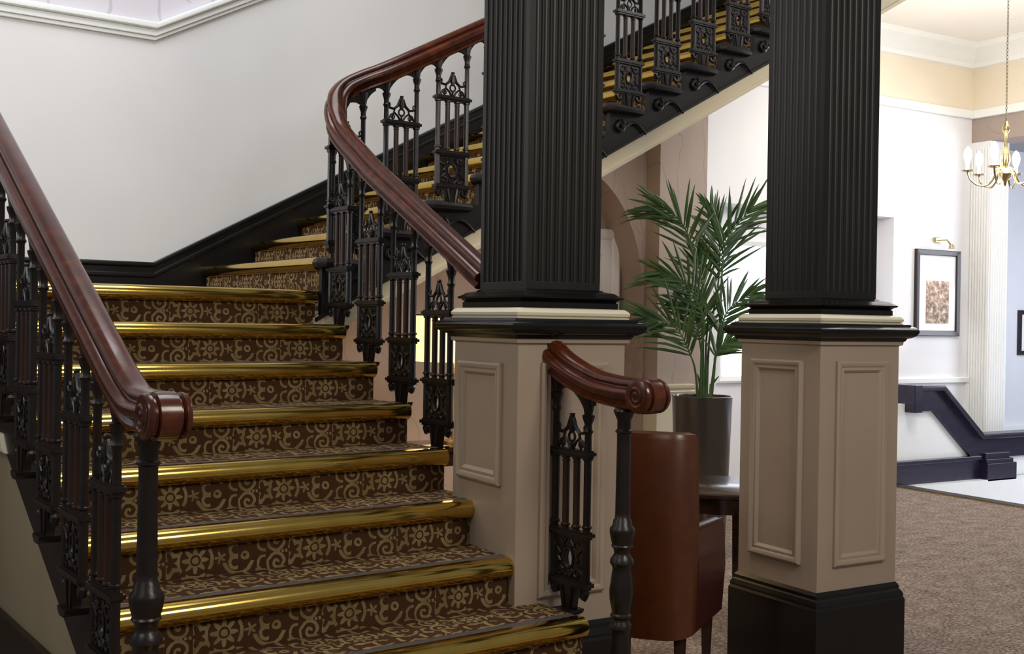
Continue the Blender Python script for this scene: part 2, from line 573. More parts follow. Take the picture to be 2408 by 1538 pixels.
dth.part('leaf', box(5.20, 6.03, DY-0.03, DY, 0.001, 2.19), 'door_paint', bevel=0.004)
dth.part('architrave', framemould((5.12, DY, -0.09), (1, 0, 0), (0, 0, 1), (0, -1, 0), 0.99, 2.35, [(0, 0), (0, 0.05), (0.02, 0.06), (0.065, 0.045), (0.08, 0.035), (0.08, 0)]), 'door_paint')
for (a, z0, hh) in ((5.27, 0.2, 0.75), (5.27, 1.1, 0.98), (5.64, 0.2, 0.75), (5.64, 1.1, 0.98)):
    dth.part('panel_frame', framemould((a, DY-0.03, z0), (1, 0, 0), (0, 0, 1), (0, -1, 0), 0.32, hh, [(0, 0), (0.008, 0.015), (0.03, 0.012), (0.04, 0)]), 'door_paint')
# pilaster to the right of the arch
pil = Thing('pilaster', 'flat papered pilaster behind the potted palm', 'pilaster', (6.34, SYW-0.15, 0), True)
pil.part('shaft', prism([(6.166, 1.04), (6.527, 1.04), (6.527, nz2(6.527)-0.43), (6.166, nz2(6.166)-0.43)], 'xz', SYW-0.15, SYW), 'taupe_wallpaper', bevel=0.004)
pil.part('dado', box(6.16, 6.535, SYW-0.16, SYW, 0, 0.97), 'cream_paint', bevel=0.004)
pil.part('chair_rail', rectmould(6.166, 6.527, SYW-0.15, SYW-0.01, [(0.0, 0.96), (0.02, 0.965), (0.03, 0.985), (0.02, 1.0), (0.04, 1.015), (0.045, 1.035), (0.0, 1.045)]), 'cream_paint')
# skirting board along landing and upper flight
sk_top = lambda a: Z_TOP + 0.172 + max(0.0, a-2.254)*0.522
sk = []
A = [-2.2, 2.254, 7.3]
poly = [(A[0], sk_top(A[0])), (A[1], sk_top(A[1])), (A[2], sk_top(A[2])), (A[2], sk_top(A[2])-0.62), (2.7, Z_TOP-0.12), (A[0], Z_TOP-0.12)]
bb = Thing('baseboard_back', 'black moulded skirting climbing the stair wall', 'skirting', (2.25, SYW, Z_TOP), True, kind='structure')
bb.part('board', prism(poly, 'xz', SYW-0.025, SYW), 'skirting_paint')
def strip(off0, off1, d0):
    return prism([(A[0], sk_top(A[0])+off0), (A[1], sk_top(A[1])+off0), (A[2], sk_top(A[2])+off0), (A[2], sk_top(A[2])+off1), (A[1], sk_top(A[1])+off1), (A[0], sk_top(A[0])+off1)], 'xz', SYW-d0, SYW)
bb.part('cap_bead', strip(-0.022, 0.004, 0.05), 'skirting_paint', bevel=0.008, bseg=3)
bb.part('lower_bead', strip(-0.085, -0.055, 0.042), 'skirting_paint', bevel=0.008, bseg=3)
# white moulding on the wall
tm = Thing('trim_3', 'white moulded dado cornice following the stairs', 'moulding', (2.25, SYW, railz(2.25)), True, kind='structure')
def cstrip(o0, o1, d0):
    B = [-2.2, 2.25, 6.9]
    return prism([(b, railz(b)+o0) for b in B] + [(b, railz(b)+o1) for b in B[::-1]], 'xz', SYW-d0, SYW)
tm.part('bottom_bead', cstrip(-0.004, 0.018, 0.022), 'white_trim', bevel=0.005)
tm.part('fascia', cstrip(0.018, 0.055, 0.036), 'white_trim', bevel=0.004)
tm.part('top_bead', cstrip(0.055, 0.095, 0.062), 'white_trim', bevel=0.014, bseg=3)

# ------------------------------------------------------------------ lower flight
low = Thing('lower_staircase', 'carpeted lower flight with wide brass nosings', 'staircase', (1.79, 3.5, 0), True)
def uv_step(off, zmid, sy0):
    def f(co, n):
        x, y, z = co.x+1.79, co.y+3.5, co.z
        if abs(n.y) > abs(n.z): return (x+off, z-zmid)
        return (x+off, (y-sy0)+0.10)
    return f
NOSE = [(0.0, 0.0)]
def nose_prof():
    # (depth, z) relative to nosing front top; bullnose
    pts = [(0.060, 0.004)]
    for k in range(11):
        a = math.pi/2 + math.pi*k/10*0.97
        pts.append((0.034 + 0.034*math.cos(a), -0.031 + 0.035*math.sin(a)))
    pts += [(0.0365, -0.066), (0.0365, -0.004), (0.060, -0.004)]
    return pts
for n in range(1, 10):
    sy = SY_TOP - (10-n)*T1
    z = R*n
    x0, x1 = SXL, SXR
    body = box(x0, x1, sy+0.036, sy+T1+0.036, z-R, z-0.0005) if n > 1 else box(x0, x1, sy+0.036, sy+T1+0.036, 0.001, z-0.0005)
    st_o = low.part('step', body, 'stair_carpet', uvf=uv_step(0.11*(n % 2)*0 - 0.02*n, z-R*0.66, sy))
    low.part('brass_nosing', prism([(sy+d, z+h) for d, h in nose_prof()], 'yz', x0, x1), 'brass', st_o, smooth=True)
    low.part('grip_strip', box(x0+0.01, x1-0.01, sy+0.061, sy+0.097, z-0.002, z+0.004), 'rubber_strip', st_o)
# landing
lz = low.part('landing', box(-1.2, SXR, SY_TOP+0.036, SYW-0.025, Z_TOP-R, Z_TOP-0.0005), 'stair_carpet', uvf=uv_step(-0.2, Z_TOP-R*0.66, SY_TOP))
low.part('brass_nosing', prism([(SY_TOP+d, Z_TOP+h) for d, h in nose_prof()], 'yz', SXL, SXR), 'brass', lz, smooth=True)
low.part('grip_strip', box(SXL+0.01, SXR-0.01, SY_TOP+0.061, SY_TOP+0.097, Z_TOP-0.002, Z_TOP+0.004), 'rubber_strip', lz)
low.part('soffit', box(-1.2, SXR, SY_TOP+0.05, SYW-0.03, Z_TOP-R-0.10, Z_TOP-R-0.001), 'soffit_paint')
low.part('landing_fascia', box(-1.2, SXL-0.03, SY_TOP+0.018, SY_TOP+0.036, Z_TOP-R-0.10, Z_TOP-0.001), 'string_paint')
def string_poly(drop, off=0.03):
    pts = []
    for n in range(1, 11):
        sy = SY_TOP - (10-n)*T1 + off
        pts += [(sy, R*(n-1)), (sy, R*n-0.012)]
    pts += [(5.45, Z_TOP-0.012), (5.45, nz1(5.45)-drop), (SY_TOP-7.9*T1, max(0.0, nz1(SY_TOP-7.9*T1)-drop)), (SY_TOP-8.2*T1, 0.0)]
    return pts
low.part('string', prism(string_poly(0.33), 'yz', SXL-0.03, SXL), 'string_paint', label='dark cut string on the open side')
low.part('string', prism(string_poly(0.33, 0.05), 'yz', SXR-0.04, SXR-0.004), 'string_paint')
def spandrel(x0, x1):
    b0 = SY_TOP-8.0*T1
    return prism([(b0, 0.0), (b0, 0.02), (5.45, nz1(5.45)-0.325), (5.45, 0.0)], 'yz', x0, x1)
low.part('spandrel', spandrel(SXL-0.012, SXL+0.02), 'spandrel_shaded_cream', label='cream painted panel under the stairs')
low.part('spandrel', spandrel(SXR-0.05, SXR-0.002), 'cream_paint')
low.part('spandrel_skirting', prism([(3.1, 0), (3.25, 0.4), (5.45, 0.4), (5.45, 0)], 'yz', SXL-0.035, SXL-0.012), 'black_paint')
low.part('spandrel_rail', prism([(4.45, 1.0), (4.52, 1.07), (5.45, 1.07), (5.45, 1.0)], 'yz', SXL-0.045, SXL-0.012), 'cream_paint', bevel=0.012)
# tread end brackets on both sides
for n in range(2, 10):
    sy = SY_TOP - (10-n)*T1
    z = R*n
    for side, xa, xb in ((-1, SXL-0.105, SXL), (1, SXR, SXR+0.085)):
        if side == 1 and n in (4, 5): continue
        low.part('tread_bracket', prism([(sy+0.13, z-0.001), (sy+0.215, z-0.001), (sy+0.21, z-0.014), (sy+0.19, z-0.026), (sy+0.155, z-0.026), (sy+0.135, z-0.014)], 'yz', xa, xb), 'cast_iron')

# ------------------------------------------------------------------ upper flight
up = Thing('upper_staircase', 'upper flight climbing right with pale gold nosings and dark string', 'staircase', (SX2, 5.8, Z_TOP), True)
def uv_step2(off, zmid, sx0):
    def f(co, n):
        x, y, z = co.x+SX2, co.y+5.8, co.z+Z_TOP
        if abs(n.x) > abs(n.z): return (y+off, z-zmid)
        return (y+off, (x-sx0)+0.1)
    return f
for i in range(1, N2+1):
    sx = SX2 + (i-1)*T2
    z = Z_TOP + R*i
    st_o = up.part('step', box(sx+0.036, sx+T2+0.036, SY2+0.035, SYW-0.026, z-R, z-0.0005), 'stair_carpet', uvf=uv_step2(0.03*i, z-R*0.66, sx))
    up.part('brass_nosing', prism([(sx+d, z+h) for d, h in nose_prof()], 'xz', SY2+0.035, SYW-0.026), 'brass', st_o, smooth=True)
    if i <= 14:
        # return nosing and scroll bracket on the outer string
        rn = [(sx+0.0, SY2-0.035, z-0.026), (sx+0.16, SY2-0.035, z-0.026), (sx+0.25, SY2-0.03, z-0.026)]
        up.part('return_nosing', tube([(sx+0.02, SY2+0.034, z-0.026), (sx+0.012, SY2-0.02, z-0.026), (sx+0.03, SY2-0.034, z-0.026), (sx+0.16, SY2-0.036, z-0.026), (sx+0.27, SY2-0.02, z-0.026), (sx+0.29, SY2+0.02, z-0.026)], [0.026, 0.027, 0.027, 0.024, 0.02, 0.016], 8), 'string_paint', smooth=True)
        sp = []
        for k in range(26):
            tt = k/25
            if tt < 0.6:
                q = tt/0.6
                a = math.pi*(0.5 + 2.2*q); rad = 0.018 + 0.020*q
                sp.append((sx+0.10 + rad*math.cos(a), SY2-0.012, z-0.125 + rad*math.sin(a)))
            else:
                q = (tt-0.6)/0.4
                sp.append((sx+0.12+0.19*q, SY2-0.012, z-0.14+0.045*math.sin(q*math.pi*1.1)-0.0*q))
        up.part('scroll_bracket', tube(sp, [0.012]*18+[0.011, 0.01, 0.01, 0.01, 0.009, 0.008, 0.007, 0.005], 6), 'cast_iron', smooth=True)
def str2(drop0, drop1):
    pts = [(SX2-0.0, nz2(SX2)-drop1)]
    a1 = SX2 + N2*T2
    return pts, a1
st2 = [(SX2+0.03, Z_TOP-0.20)]
for i in range(1, N2+1):
    sx = SX2+(i-1)*T2+0.03; z = Z_TOP+R*i
    st2 += [(sx, z-R-0.004), (sx, z-0.012)]
aE = SX2+N2*T2
st2 += [(aE, Z_TOP+R*N2-0.012), (aE, nz2(aE)-0.30), (SX2+0.03, nz2(SX2+0.03)-0.30)]
st2 = [p for k, p in enumerate(st2) if k != 0]
up.part('string', prism(st2, 'xz', SY2, SY2+0.034), 'string_paint', label='dark painted cut string')
def band(o0, o1, y0, y1, a0=SX2+0.0, a1=aE):
    return prism([(a0, nz2(a0)+o1), (a1, nz2(a1)+o1), (a1, nz2(a1)+o0), (a0, nz2(a0)+o0)], 'xz', y0, y1)
up.part('soffit', band(-0.425, -0.30, SY2+0.004, SYW-0.03), 'soffit_paint', label='cream plaster soffit')
up.part('soffit_bead', band(-0.315, -0.297, SY2-0.012, SY2+0.01), 'string_paint')
up.part('soffit_moulding', band(-0.425, -0.395, SY2-0.010, SY2+0.01), 'soffit_paint', bevel=0.004)

# ------------------------------------------------------------------ baluster unit meshes (u along the run, z from nosing line)
def disc(u, z, r, h, w=0.0, seg=8):
    return lathe([(r*0.8, z-h/2), (r, z-h/4), (r, z+h/4), (r*0.8, z+h/2)], u, w, seg)
def unit_meshes(m, top, half_pitch, tag_, open_end=False, open_start=False):
    """returns dict of meshes; coordinates (u, w, z)"""
    U = 0.089
    gs = {}
    fr = []
    for u in (-U, U):
        tz = top + m*u
        fr.append(lathe([(0.0145, -0.005), (0.0145, 0.165), (0.0135, 0.19), (0.0135, 0.44), (0.013, 0.49), (0.0122, tz-0.125), (0.0138, tz-0.12), (0.0185, tz-0.112), (0.0138, tz-0.104), (0.0138, tz-0.085), (0.021, tz-0.065), (0.023, tz-0.055), (0.015, tz-0.05), (0.02, tz-0.02), (0.024, tz+0.012)], u, 0, 8))
        for zz in (0.205, 0.445):
            fr.append(disc(u, zz, 0.0185, 0.012))
    # arches under the rail: wide one inside, half arches to the neighbours
    def archplate(ua, ub, peak, fa, fb):
        N = 10
        lo, hi = [], []
        for k in range(N+1):
            t = k/N
            u = ua+(ub-ua)*t
            s = math.sqrt(max(0.0, 1-(2*(fa+(fb-fa)*t)-1)**2))
            drop = 0.078*(1-s) + 0.006
            lo.append((u, top+m*u-drop)); hi.append((u, top+m*u+0.012))
        return prism(lo+hi[::-1], 'xz', -0.009, 0.009)
    fr.append(archplate(-U, U, 0, 0.0, 1.0))
    if not open_end: fr.append(archplate(U, half_pitch, 0, 0.0, 0.5))
    if not open_start: fr.append(archplate(-half_pitch, -U, 0, 0.5, 1.0))
    gs['baluster'] = (join(*fr), 'cast_iron')
    gs['colonnette'] = (join(lathe([(0.0130, 0.178), (0.0130, 0.46)], 0, 0, 10), disc(0, 0.200, 0.0175, 0.012), disc(0, 0.445, 0.0175, 0.012), disc(0, 0.430, 0.0152, 0.006)), 'iron_shaft')
    cr = []
    c0 = 0.472
    for s in (-1, 1):
        cr.append(tube([(s*0.080, 0, c0+0.075), (s*0.068, 0, c0+0.063), (s*0.045, 0, c0+0.060), (s*0.022, 0, c0+0.078), (s*0.007, 0, c0+0.115)], [0.006, 0.0065, 0.007, 0.008, 0.007], 6))
        cr.append(tube([(s*0.078, 0, c0), (s*0.062, 0, c0+0.03), (s*0.040, 0, c0+0.040), (s*0.02, 0, c0+0.025), (s*0.006, 0, c0+0.0)], 0.0058, 6))
        cr.append(tube([(s*0.050, 0, c0+0.002), (s*0.052, 0, c0+0.02), (s*0.040, 0, c0+0.058)], 0.005, 6))
        cr.append(tube([(s*0.05+0.010*math.cos(a), 0, c0+0.02+0.010*math.sin(a)) for a in [k*math.pi/4 for k in range(9)]], 0.0042, 5))
        cr.append(tube([(s*0.076+0.009*math.cos(a), 0, c0+0.080+0.009*math.sin(a)) for a in [k*math.pi/4 for k in range(9)]], 0.0045, 5))
    cr.append(tube([(0.017*math.cos(a), 0, c0+0.046+0.017*math.sin(a)) for a in [k*math.pi/5 for k in range(11)]], 0.005, 6))
    cr.append(tube([(0, 0, c0), (0, 0, c0+0.03)], 0.006, 6))
    cr.append(lathe([(0.010, c0+0.062), (0.014, c0+0.085), (0.009, c0+0.112), (0.0085, c0+0.120), (0.011, c0+0.124), (0.009, c0+0.130)], 0, 0, 8))
    gs['crest'] = (join(*cr), 'cast_iron')
    # pierced panel
    def pierced():
        N = 28
        V, Fc = [], []
        z0, z1, hw, cz = 0.008, 0.168, 0.080, 0.083
        outer, inner = [], []
        for k in range(N):
            a = 2*math.pi*k/N + 1e-3
            ca, sa = math.cos(a), math.sin(a)
            sc = min(hw/abs(ca), 0.080/abs(sa))
            outer.append((sc*ca, cz+sc*sa)); inner.append((0.021*ca, cz+0.032*sa))
        for y in (-0.006, 0.006):
            V += [(p[0], y, p[1]) for p in outer] + [(p[0], y, p[1]) for p in inner]
        for k in range(N):
            k2 = (k+1) % N
            Fc.append((k, k2, N+k2, N+k)); Fc.append((2*N+k, 3*N+k, 3*N+k2, 2*N+k2))
            Fc.append((N+k, N+k2, 3*N+k2, 3*N+k)); Fc.append((k, 2*N+k, 2*N+k2, k2))
        return V, Fc
    gs['pierced_panel'] = (pierced(), 'cast_iron')
    orn = []
    for y in (-0.007, 0.007):
        orn.append(tube([(0.024*math.cos(a), y, 0.083+0.036*math.sin(a)) for a in [k*math.pi/8 for k in range(17)]], 0.0045, 5))
        for s in (-1, 1):
            for zc, sg in ((0.135, 1), (0.031, -1)):
                orn.append(tube([(s*(0.050 + (0.006+0.0045*k)*math.cos(k*0.75)*0.8), y, zc + sg*(0.006+0.0030*k)*math.sin(k*0.75)*0.8) for k in range(9)], 0.0045, 5))
            orn.append(tube([(s*0.062, y, 0.05), (s*0.045, y, 0.07), (s*0.055, y, 0.083), (s*0.045, y, 0.098), (s*0.062, y, 0.116)], 0.0048, 5))
            orn.append(tube([(s*0.012, y, 0.150), (s*0.03, y, 0.128), (s*0.016, y, 0.122)], 0.0045, 5))
            orn.append(tube([(s*0.012, y, 0.018), (s*0.03, y, 0.040), (s*0.016, y, 0.046)], 0.0045, 5))
    gs['scrollwork'] = (join(*orn), 'cast_iron')
    def barm(z, h, hw, d):
        return join(box(-hw, hw, -d, d, z-h/2, z+h/2), box(-hw+0.008, hw-0.008, -d+0.006, d-0.006, z-h/2-0.009, z+h/2+0.006))
    gs['upper_bar'] = (barm(0.463, 0.012, 0.110, 0.022), 'cast_iron')
    gs['middle_bar'] = (barm(0.176, 0.012, 0.110, 0.022), 'cast_iron')
    gs['lower_bar'] = (barm(0.0, 0.014, 0.108, 0.022), 'cast_iron')
    pd = [prism([(-0.048, -0.005), (0.048, -0.005), (0.043, -0.035), (0.036, -0.060), (0.03, -0.096), (-0.03, -0.096), (-0.036, -0.060), (-0.043, -0.035)], 'xz', -0.012, 0.012)]
    for s in (-1, 1):
        pd.append(tube([(s*0.085, 0, -0.008), (s*0.092, 0, -0.028), (s*0.082, 0, -0.045), (s*0.066, 0, -0.040), (s*0.062, 0, -0.022)], [0.010, 0.013, 0.014, 0.012, 0.008], 6))
        for y in (-0.013, 0.013):
            pd.append(tube([(s*0.03, y, -0.012), (s*0.022, y, -0.05), (s*0.016, y, -0.092)], [0.006, 0.008, 0.005], 5))
    gs['pendant'] = (join(*pd), 'cast_iron')
    out = {}
    for k, (g, mt) in gs.items():
        out[k] = mk_mesh(k+tag_, g, mt, smooth=True)
    return out

RAIL1, RAIL2 = 0.79, 0.755     # rail centre above the nosing line
UM1 = unit_meshes(M1, RAIL1-0.048, T1/2, '')
UM1E = unit_meshes(0.72, RAIL1-0.040, T1/2, '', True)
UM2 = unit_meshes(M2, RAIL2-0.048, T2/2, '')
UM2S = unit_meshes(M2, RAIL2-0.060, T2/2, '', False, True)

def place_unit(root, base, ums, a, b, z, along_y):
    """add a baluster part with its pieces under root (stair frame coordinates)"""
    rot = math.pi/2 if along_y else 0.0
    o = link('baluster', ums['baluster'], root, Vector((a, b, z))-base, rot)
    for k in ('crest', 'pierced_panel', 'scrollwork', 'upper_bar', 'middle_bar', 'lower_bar', 'pendant'):
        link(k, ums[k], o)
    for u in (-0.0297, 0.0297):
        link('colonnette', ums['colonnette'], o, (u, 0, 0))
    return o

# handrail profile
HP = [(0.0, 0.057), (0.014, 0.056), (0.026, 0.051), (0.034, 0.042), (0.035, 0.034), (0.028, 0.026), (0.030, 0.022), (0.042, 0.021), (0.052, 0.014), (0.056, 0.003), (0.053, -0.009), (0.044, -0.016), (0.033, -0.019), (0.030, -0.025), (0.034, -0.031), (0.040, -0.036), (0.040, -0.045), (0.030, -0.050)]
HPROF = HP + [(-x, y) for x, y in HP[::-1] if x > 0]

def catmull(pts, n=8):
    P = [Vector(p) for p in pts]
    out = []
    for i in range(len(P)-1):
        p0 = P[max(i-1, 0)]; p1 = P[i]; p2 = P[i+1]; p3 = P[min(i+2, len(P)-1)]
        for k in range(n):
            t = k/n
            out.append(0.5*((2*p1)+(p2-p0)*t+(2*p0-5*p1+4*p2-p3)*t*t+(-p0+3*p1-3*p2+p3)*t**3))
    out.append(P[-1])
    return out

def scroll_end(sx, sy, z):
    """rolled end of the handrail: moulded drum about the lateral axis"""
    prof = []
    for l in [-0.056, -0.053, -0.047, -0.039, -0.033, -0.029, -0.025, -0.012, 0, 0.012, 0.025, 0.029, 0.033, 0.039, 0.047, 0.053, 0.056]:
        al = abs(l)
        r = 0.060 - 1.2*al**2
        if 0.028 < al < 0.034: r -= 0.011
        if 0.05 < al < 0.054: r -= 0.003
        if al > 0.055: r -= 0.013
        prof.append((l, r))
    V, Fc = [], []
    seg = 24
    for l, r in prof:
        for k in range(seg):
            a = 2*math.pi*k/seg
            V.append((sx+l, sy + r*math.cos(a), z + r*math.sin(a)))
    n = len(prof)
    for i in range(n-1):
        for k in range(seg):
            k2 = (k+1) % seg
            Fc.append((i*seg+k, i*seg+k2, (i+1)*seg+k2, (i+1)*seg+k))
    Fc.append(tuple(range(seg))); Fc.append(tuple((n-1)*seg+k for k in range(seg)))
    return V, Fc

def scroll_spiral(sx, sy, z, side):
    pts = []
    for k in range(40):
        a = k*0.32
        r = 0.007 + 0.034*k/39
        pts.append((sx+side*0.054, sy - r*math.cos(a+0.6), z + r*math.sin(a+0.6)))
    return tube(pts, 0.0065, 6)

NEWEL = [(60, 60), (75, 66), (95, 57), (130, 42), (185, 42), (193, 52), (204, 53), (212, 43), (260, 42), (480, 44), (700, 46), (735, 48), (745, 56), (775, 60), (795, 76), (815, 78), (850, 73), (895, 62), (905, 68), (925, 52), (950, 48), (965, 56), (985, 70), (1010, 74), (1025, 64), (1040, 56), (1060, 58), (1120, 66), (1180, 74), (1235, 71), (1290, 60), (1318, 56), (1328, 66), (1342, 66), (1352, 52), (1372, 54), (1385, 64), (1410, 66), (1425, 56), (1450, 56), (1600, 62), (1640, 66), (1652, 74), (1652+5, 74)]
def newel_geo(sx, sy, ztop, zbot):
    prof = []
    for y, hw in NEWEL:
        zz = ztop - (y-60)*0.000549
        prof.append((hw*0.000560, max(zz, zbot)))
    prof[-1] = (prof[-1][0], zbot)
    return lathe(prof, sx, sy, 16)

# ---- left balustrade
LX = 0.96
RL = 0.818
lb = Thing('stair_balustrade', 'left handrail and cast iron balusters ending in a scrolled newel', 'balustrade', (LX, 2.82, 0.33), True)
pl = [(-1.15, 5.105, 2.56), (0.3, 5.105, 2.56), (0.70, 5.105, 2.56), (0.86, 5.095, 2.555), (0.94, 5.04, 2.52)]
pl += [(LX, b, nz1(b)+RL) for b in (4.90, 4.6, 4.2, 3.8, 3.5, 3.3, 3.15, 3.06)]
pl += [(LX, 2.975, 1.316), (LX, 2.89, 1.284), (LX, 2.80, 1.277), (LX, 2.74, 1.277)]
pl = [(a, b, z) for a, b, z in pl]
hr = lb.part('handrail', sweep(catmull(pl, 8), HPROF), 'mahogany_rail', smooth=True, label='polished mahogany handrail')
lb.part('scroll_end', scroll_end(LX, 2.71, 1.274), 'mahogany_rail', hr, smooth=True)
lb.part('spiral', scroll_spiral(LX, 2.71, 1.274, -1), 'mahogany_rail', hr, smooth=True)
lb.part('newel', newel_geo(LX, 2.815, 1.226, R*2), 'cast_iron', smooth=True, label='turned dark iron newel')
for n in range(3, 10):
    b = SY_TOP-(10-n)*T1+0.171
    place_unit(lb.o, lb.base, UM1, LX, b, nz1(b), True)
UM0 = unit_meshes(0.0, 0.767, 0.15, '')
for k in range(6):
    place_unit(lb.o, lb.base, UM0, 0.68-0.30*k, 5.125, Z_TOP+0.095, False)

# ---- right lower stub
RX = 2.60
rs = Thing('stair_balustrade', 'short mahogany handrail stub with scroll end and newel below the left column', 'balustrade', (RX, 2.87, 0.33), True)
ps = [(RX, 3.37, 1.475), (RX, 3.285, 1.410), (RX, 3.18, 1.350), (RX, 3.03, 1.299), (RX, 2.90, 1.281), (RX, 2.83, 1.278), (RX, 2.78, 1.278)]
hr = rs.part('handrail', sweep(catmull(ps, 8), HPROF), 'mahogany_rail', smooth=True, label='polished mahogany handrail')
rs.part('scroll_end', scroll_end(RX, 2.76, 1.276), 'mahogany_rail', hr, smooth=True)
rs.part('spiral', scroll_spiral(RX, 2.76, 1.276, -1), 'mahogany_rail', hr, smooth=True)
rs.part('newel', newel_geo(RX, 2.875, 1.226, R*2), 'cast_iron', smooth=True, label='turned dark iron newel')
b = SY_TOP-(10-3)*T1+0.171
UMS = unit_meshes(0.40, 0.690, 0.12, '')
place_unit(rs.o, rs.base, UMS, RX, b, nz1(b), True)

# ---- right upper: lower flight part, wreath and upper flight
ru = Thing('stair_balustrade', 'sweeping mahogany handrail turning from lower to upper flight over iron balusters', 'balustrade', (RX, 4.6, R*8), True)
SB2 = 5.02                     # plane of the upper balusters
pr_ = [(RX, b, nz1(b)+RAIL1) for b in (3.70, 4.0, 4.2, 4.4, 4.6)]
pr_ += [(2.60, 4.75, 2.282), (2.60, 4.88, 2.365), (2.601, 4.96, 2.430), (2.608, 5.015, 2.505), (2.635, 5.052, 2.590), (2.69, 5.066, 2.652), (2.77, 5.055, 2.700), (2.90, 5.032, nz2(2.90)+RAIL2)]
pr_ += [(a, SB2, nz2(a)+RAIL2) for a in (3.1, 3.4, 3.8, 4.4, 5.0, 5.8, 6.4, 7.2)]
ru.part('handrail', sweep(catmull(pr_, 6), HPROF), 'mahogany_rail', smooth=True, label='polished mahogany handrail with a rising wreath')
for n in (6, 7, 8, 9):
    b = SY_TOP-(10-n)*T1+0.171
    place_unit(ru.o, ru.base, UM1E if n == 9 else UM1, RX, b, nz1(b), True)
for i in range(0, 14):
    a = 2.675 + 0.309*i
    place_unit(ru.o, ru.base, UM2S if i == 0 else UM2, a, SB2, nz2(a), False)

# ------------------------------------------------------------------ columns on pedestals
def flute_outline(x0, x1, y0, y1, n=8):
    pts = []
    def side(p, d, nrm, L):
        mg = 0.022
        w = (L-2*mg)/n
        rad = w*0.40
        out = [p]
        for k in range(n):
            c = mg + w*(k+0.5)
            for j in range(7):
                a = math.pi*j/6
                t = c - rad*math.cos(a); dep = rad*0.9*math.sin(a)
                out.append((p[0]+d[0]*t+nrm[0]*dep, p[1]+d[1]*t+nrm[1]*dep))
        return out
    pts += side((x0, y0), (1, 0), (0, 1), x1-x0)
    pts += side((x1, y0), (0, 1), (-1, 0), y1-y0)
    pts += side((x1, y1), (-1, 0), (0, -1), x1-x0)
    pts += side((x0, y1), (0, -1), (1, 0), y1-y0)
    return pts

PANEL = [(0.0, 0.0), (0.0, 0.014), (0.008, 0.020), (0.018, 0.018), (0.026, 0.010), (0.038, 0.012), (0.046, 0.006), (0.050, 0.0)]
def column(label, x0, x1, y0, y1, panels):
    t = Thing('column', label, 'column', ((x0+x1)/2, (y0+y1)/2, 0), group='fluted columns on pedestals')
    t.part('plinth', rectmould(x0, x1, y0, y1, [(0.03, 0.0), (0.03, 0.335), (0.024, 0.345), (0.026, 0.355), (0.018, 0.372), (0.012, 0.378), (0.012, 0.392), (0.002, 0.406), (-0.01, 0.406)]), 'black_paint', label='black painted plinth block')
    ped = t.part('pedestal', rectmould(x0, x1, y0, y1, [(-0.02, 0.40), (0.0, 0.40), (0.0, 1.435), (0.012, 1.44), (0.015, 1.46), (-0.02, 1.462)]), 'taupe_paint', label='taupe painted pedestal')
    for (o, ux, un, wd, z0, z1) in panels:
        t.part('panel_frame', framemould((o[0], o[1], z0), ux, (0, 0, 1), un, wd, z1-z0, PANEL), 'taupe_paint', ped, smooth=True)
    t.part('cornice', rectmould(x0, x1, y0, y1, [(-0.02, 1.455), (0.018, 1.455), (0.024, 1.466), (0.036, 1.470), (0.052, 1.480), (0.060, 1.494), (0.060, 1.504), (0.052, 1.514), (0.036, 1.520), (0.034, 1.528), (-0.02, 1.528)]), 'black_paint', smooth=True, label='black torus cornice')
    t.part('cream_moulding', rectmould(x0, x1, y0, y1, [(-0.03, 1.526), (0.010, 1.527), (0.012, 1.533), (0.004, 1.536), (0.012, 1.540), (0.014, 1.550), (0.006, 1.560), (-0.004, 1.566), (-0.03, 1.568)]), 'cream_paint', smooth=True)
    i = 0.070
    t.part('base_moulding', rectmould(x0+i, x1-i, y0+i, y1-i, [(-0.02, 1.566), (0.050, 1.567), (0.050, 1.588), (0.044, 1.592), (0.054, 1.600), (0.064, 1.604), (0.066, 1.610), (0.050, 1.618), (0.040, 1.626), (0.012, 1.632), (0.004, 1.638), (-0.02, 1.638)]), 'black_paint', smooth=True)
    t.part('shaft_foot', box(x0+i, x1-i, y0+i, y1-i, 1.634, 1.666), 'column_paint', bevel=0.002)
    t.part('shaft', prism(flute_outline(x0+i, x1-i, y0+i, y1-i), 'xy', 1.664, 4.6), 'column_paint', smooth=True, label='fluted dark shaft')
    return t

LC = (2.10, 2.570, 3.50, 3.985)
RC = (3.517, 3.990, 3.421, 3.900)
pnl = lambda c, wx: [((c[0]+wx, c[2], 0), (1, 0, 0), (0, -1, 0), c[1]-c[0]-2*wx, 0.507, 1.368)]
column('left fluted black column whose pedestal interrupts the stairs', *LC,
       [((LC[0], 3.935), (0, -1, 0), (-1, 0, 0), 0.328, 0.912, 1.362), ((2.195, LC[2]), (1, 0, 0), (0, -1, 0), 0.29, 0.515, 1.368)])
column('right fluted black column standing free on the brown carpet', *RC,
       [((RC[0], 3.825), (0, -1, 0), (-1, 0, 0), 0.31, 0.507, 1.370), ((3.605, RC[2]), (1, 0, 0), (0, -1, 0), 0.305, 0.507, 1.370)])

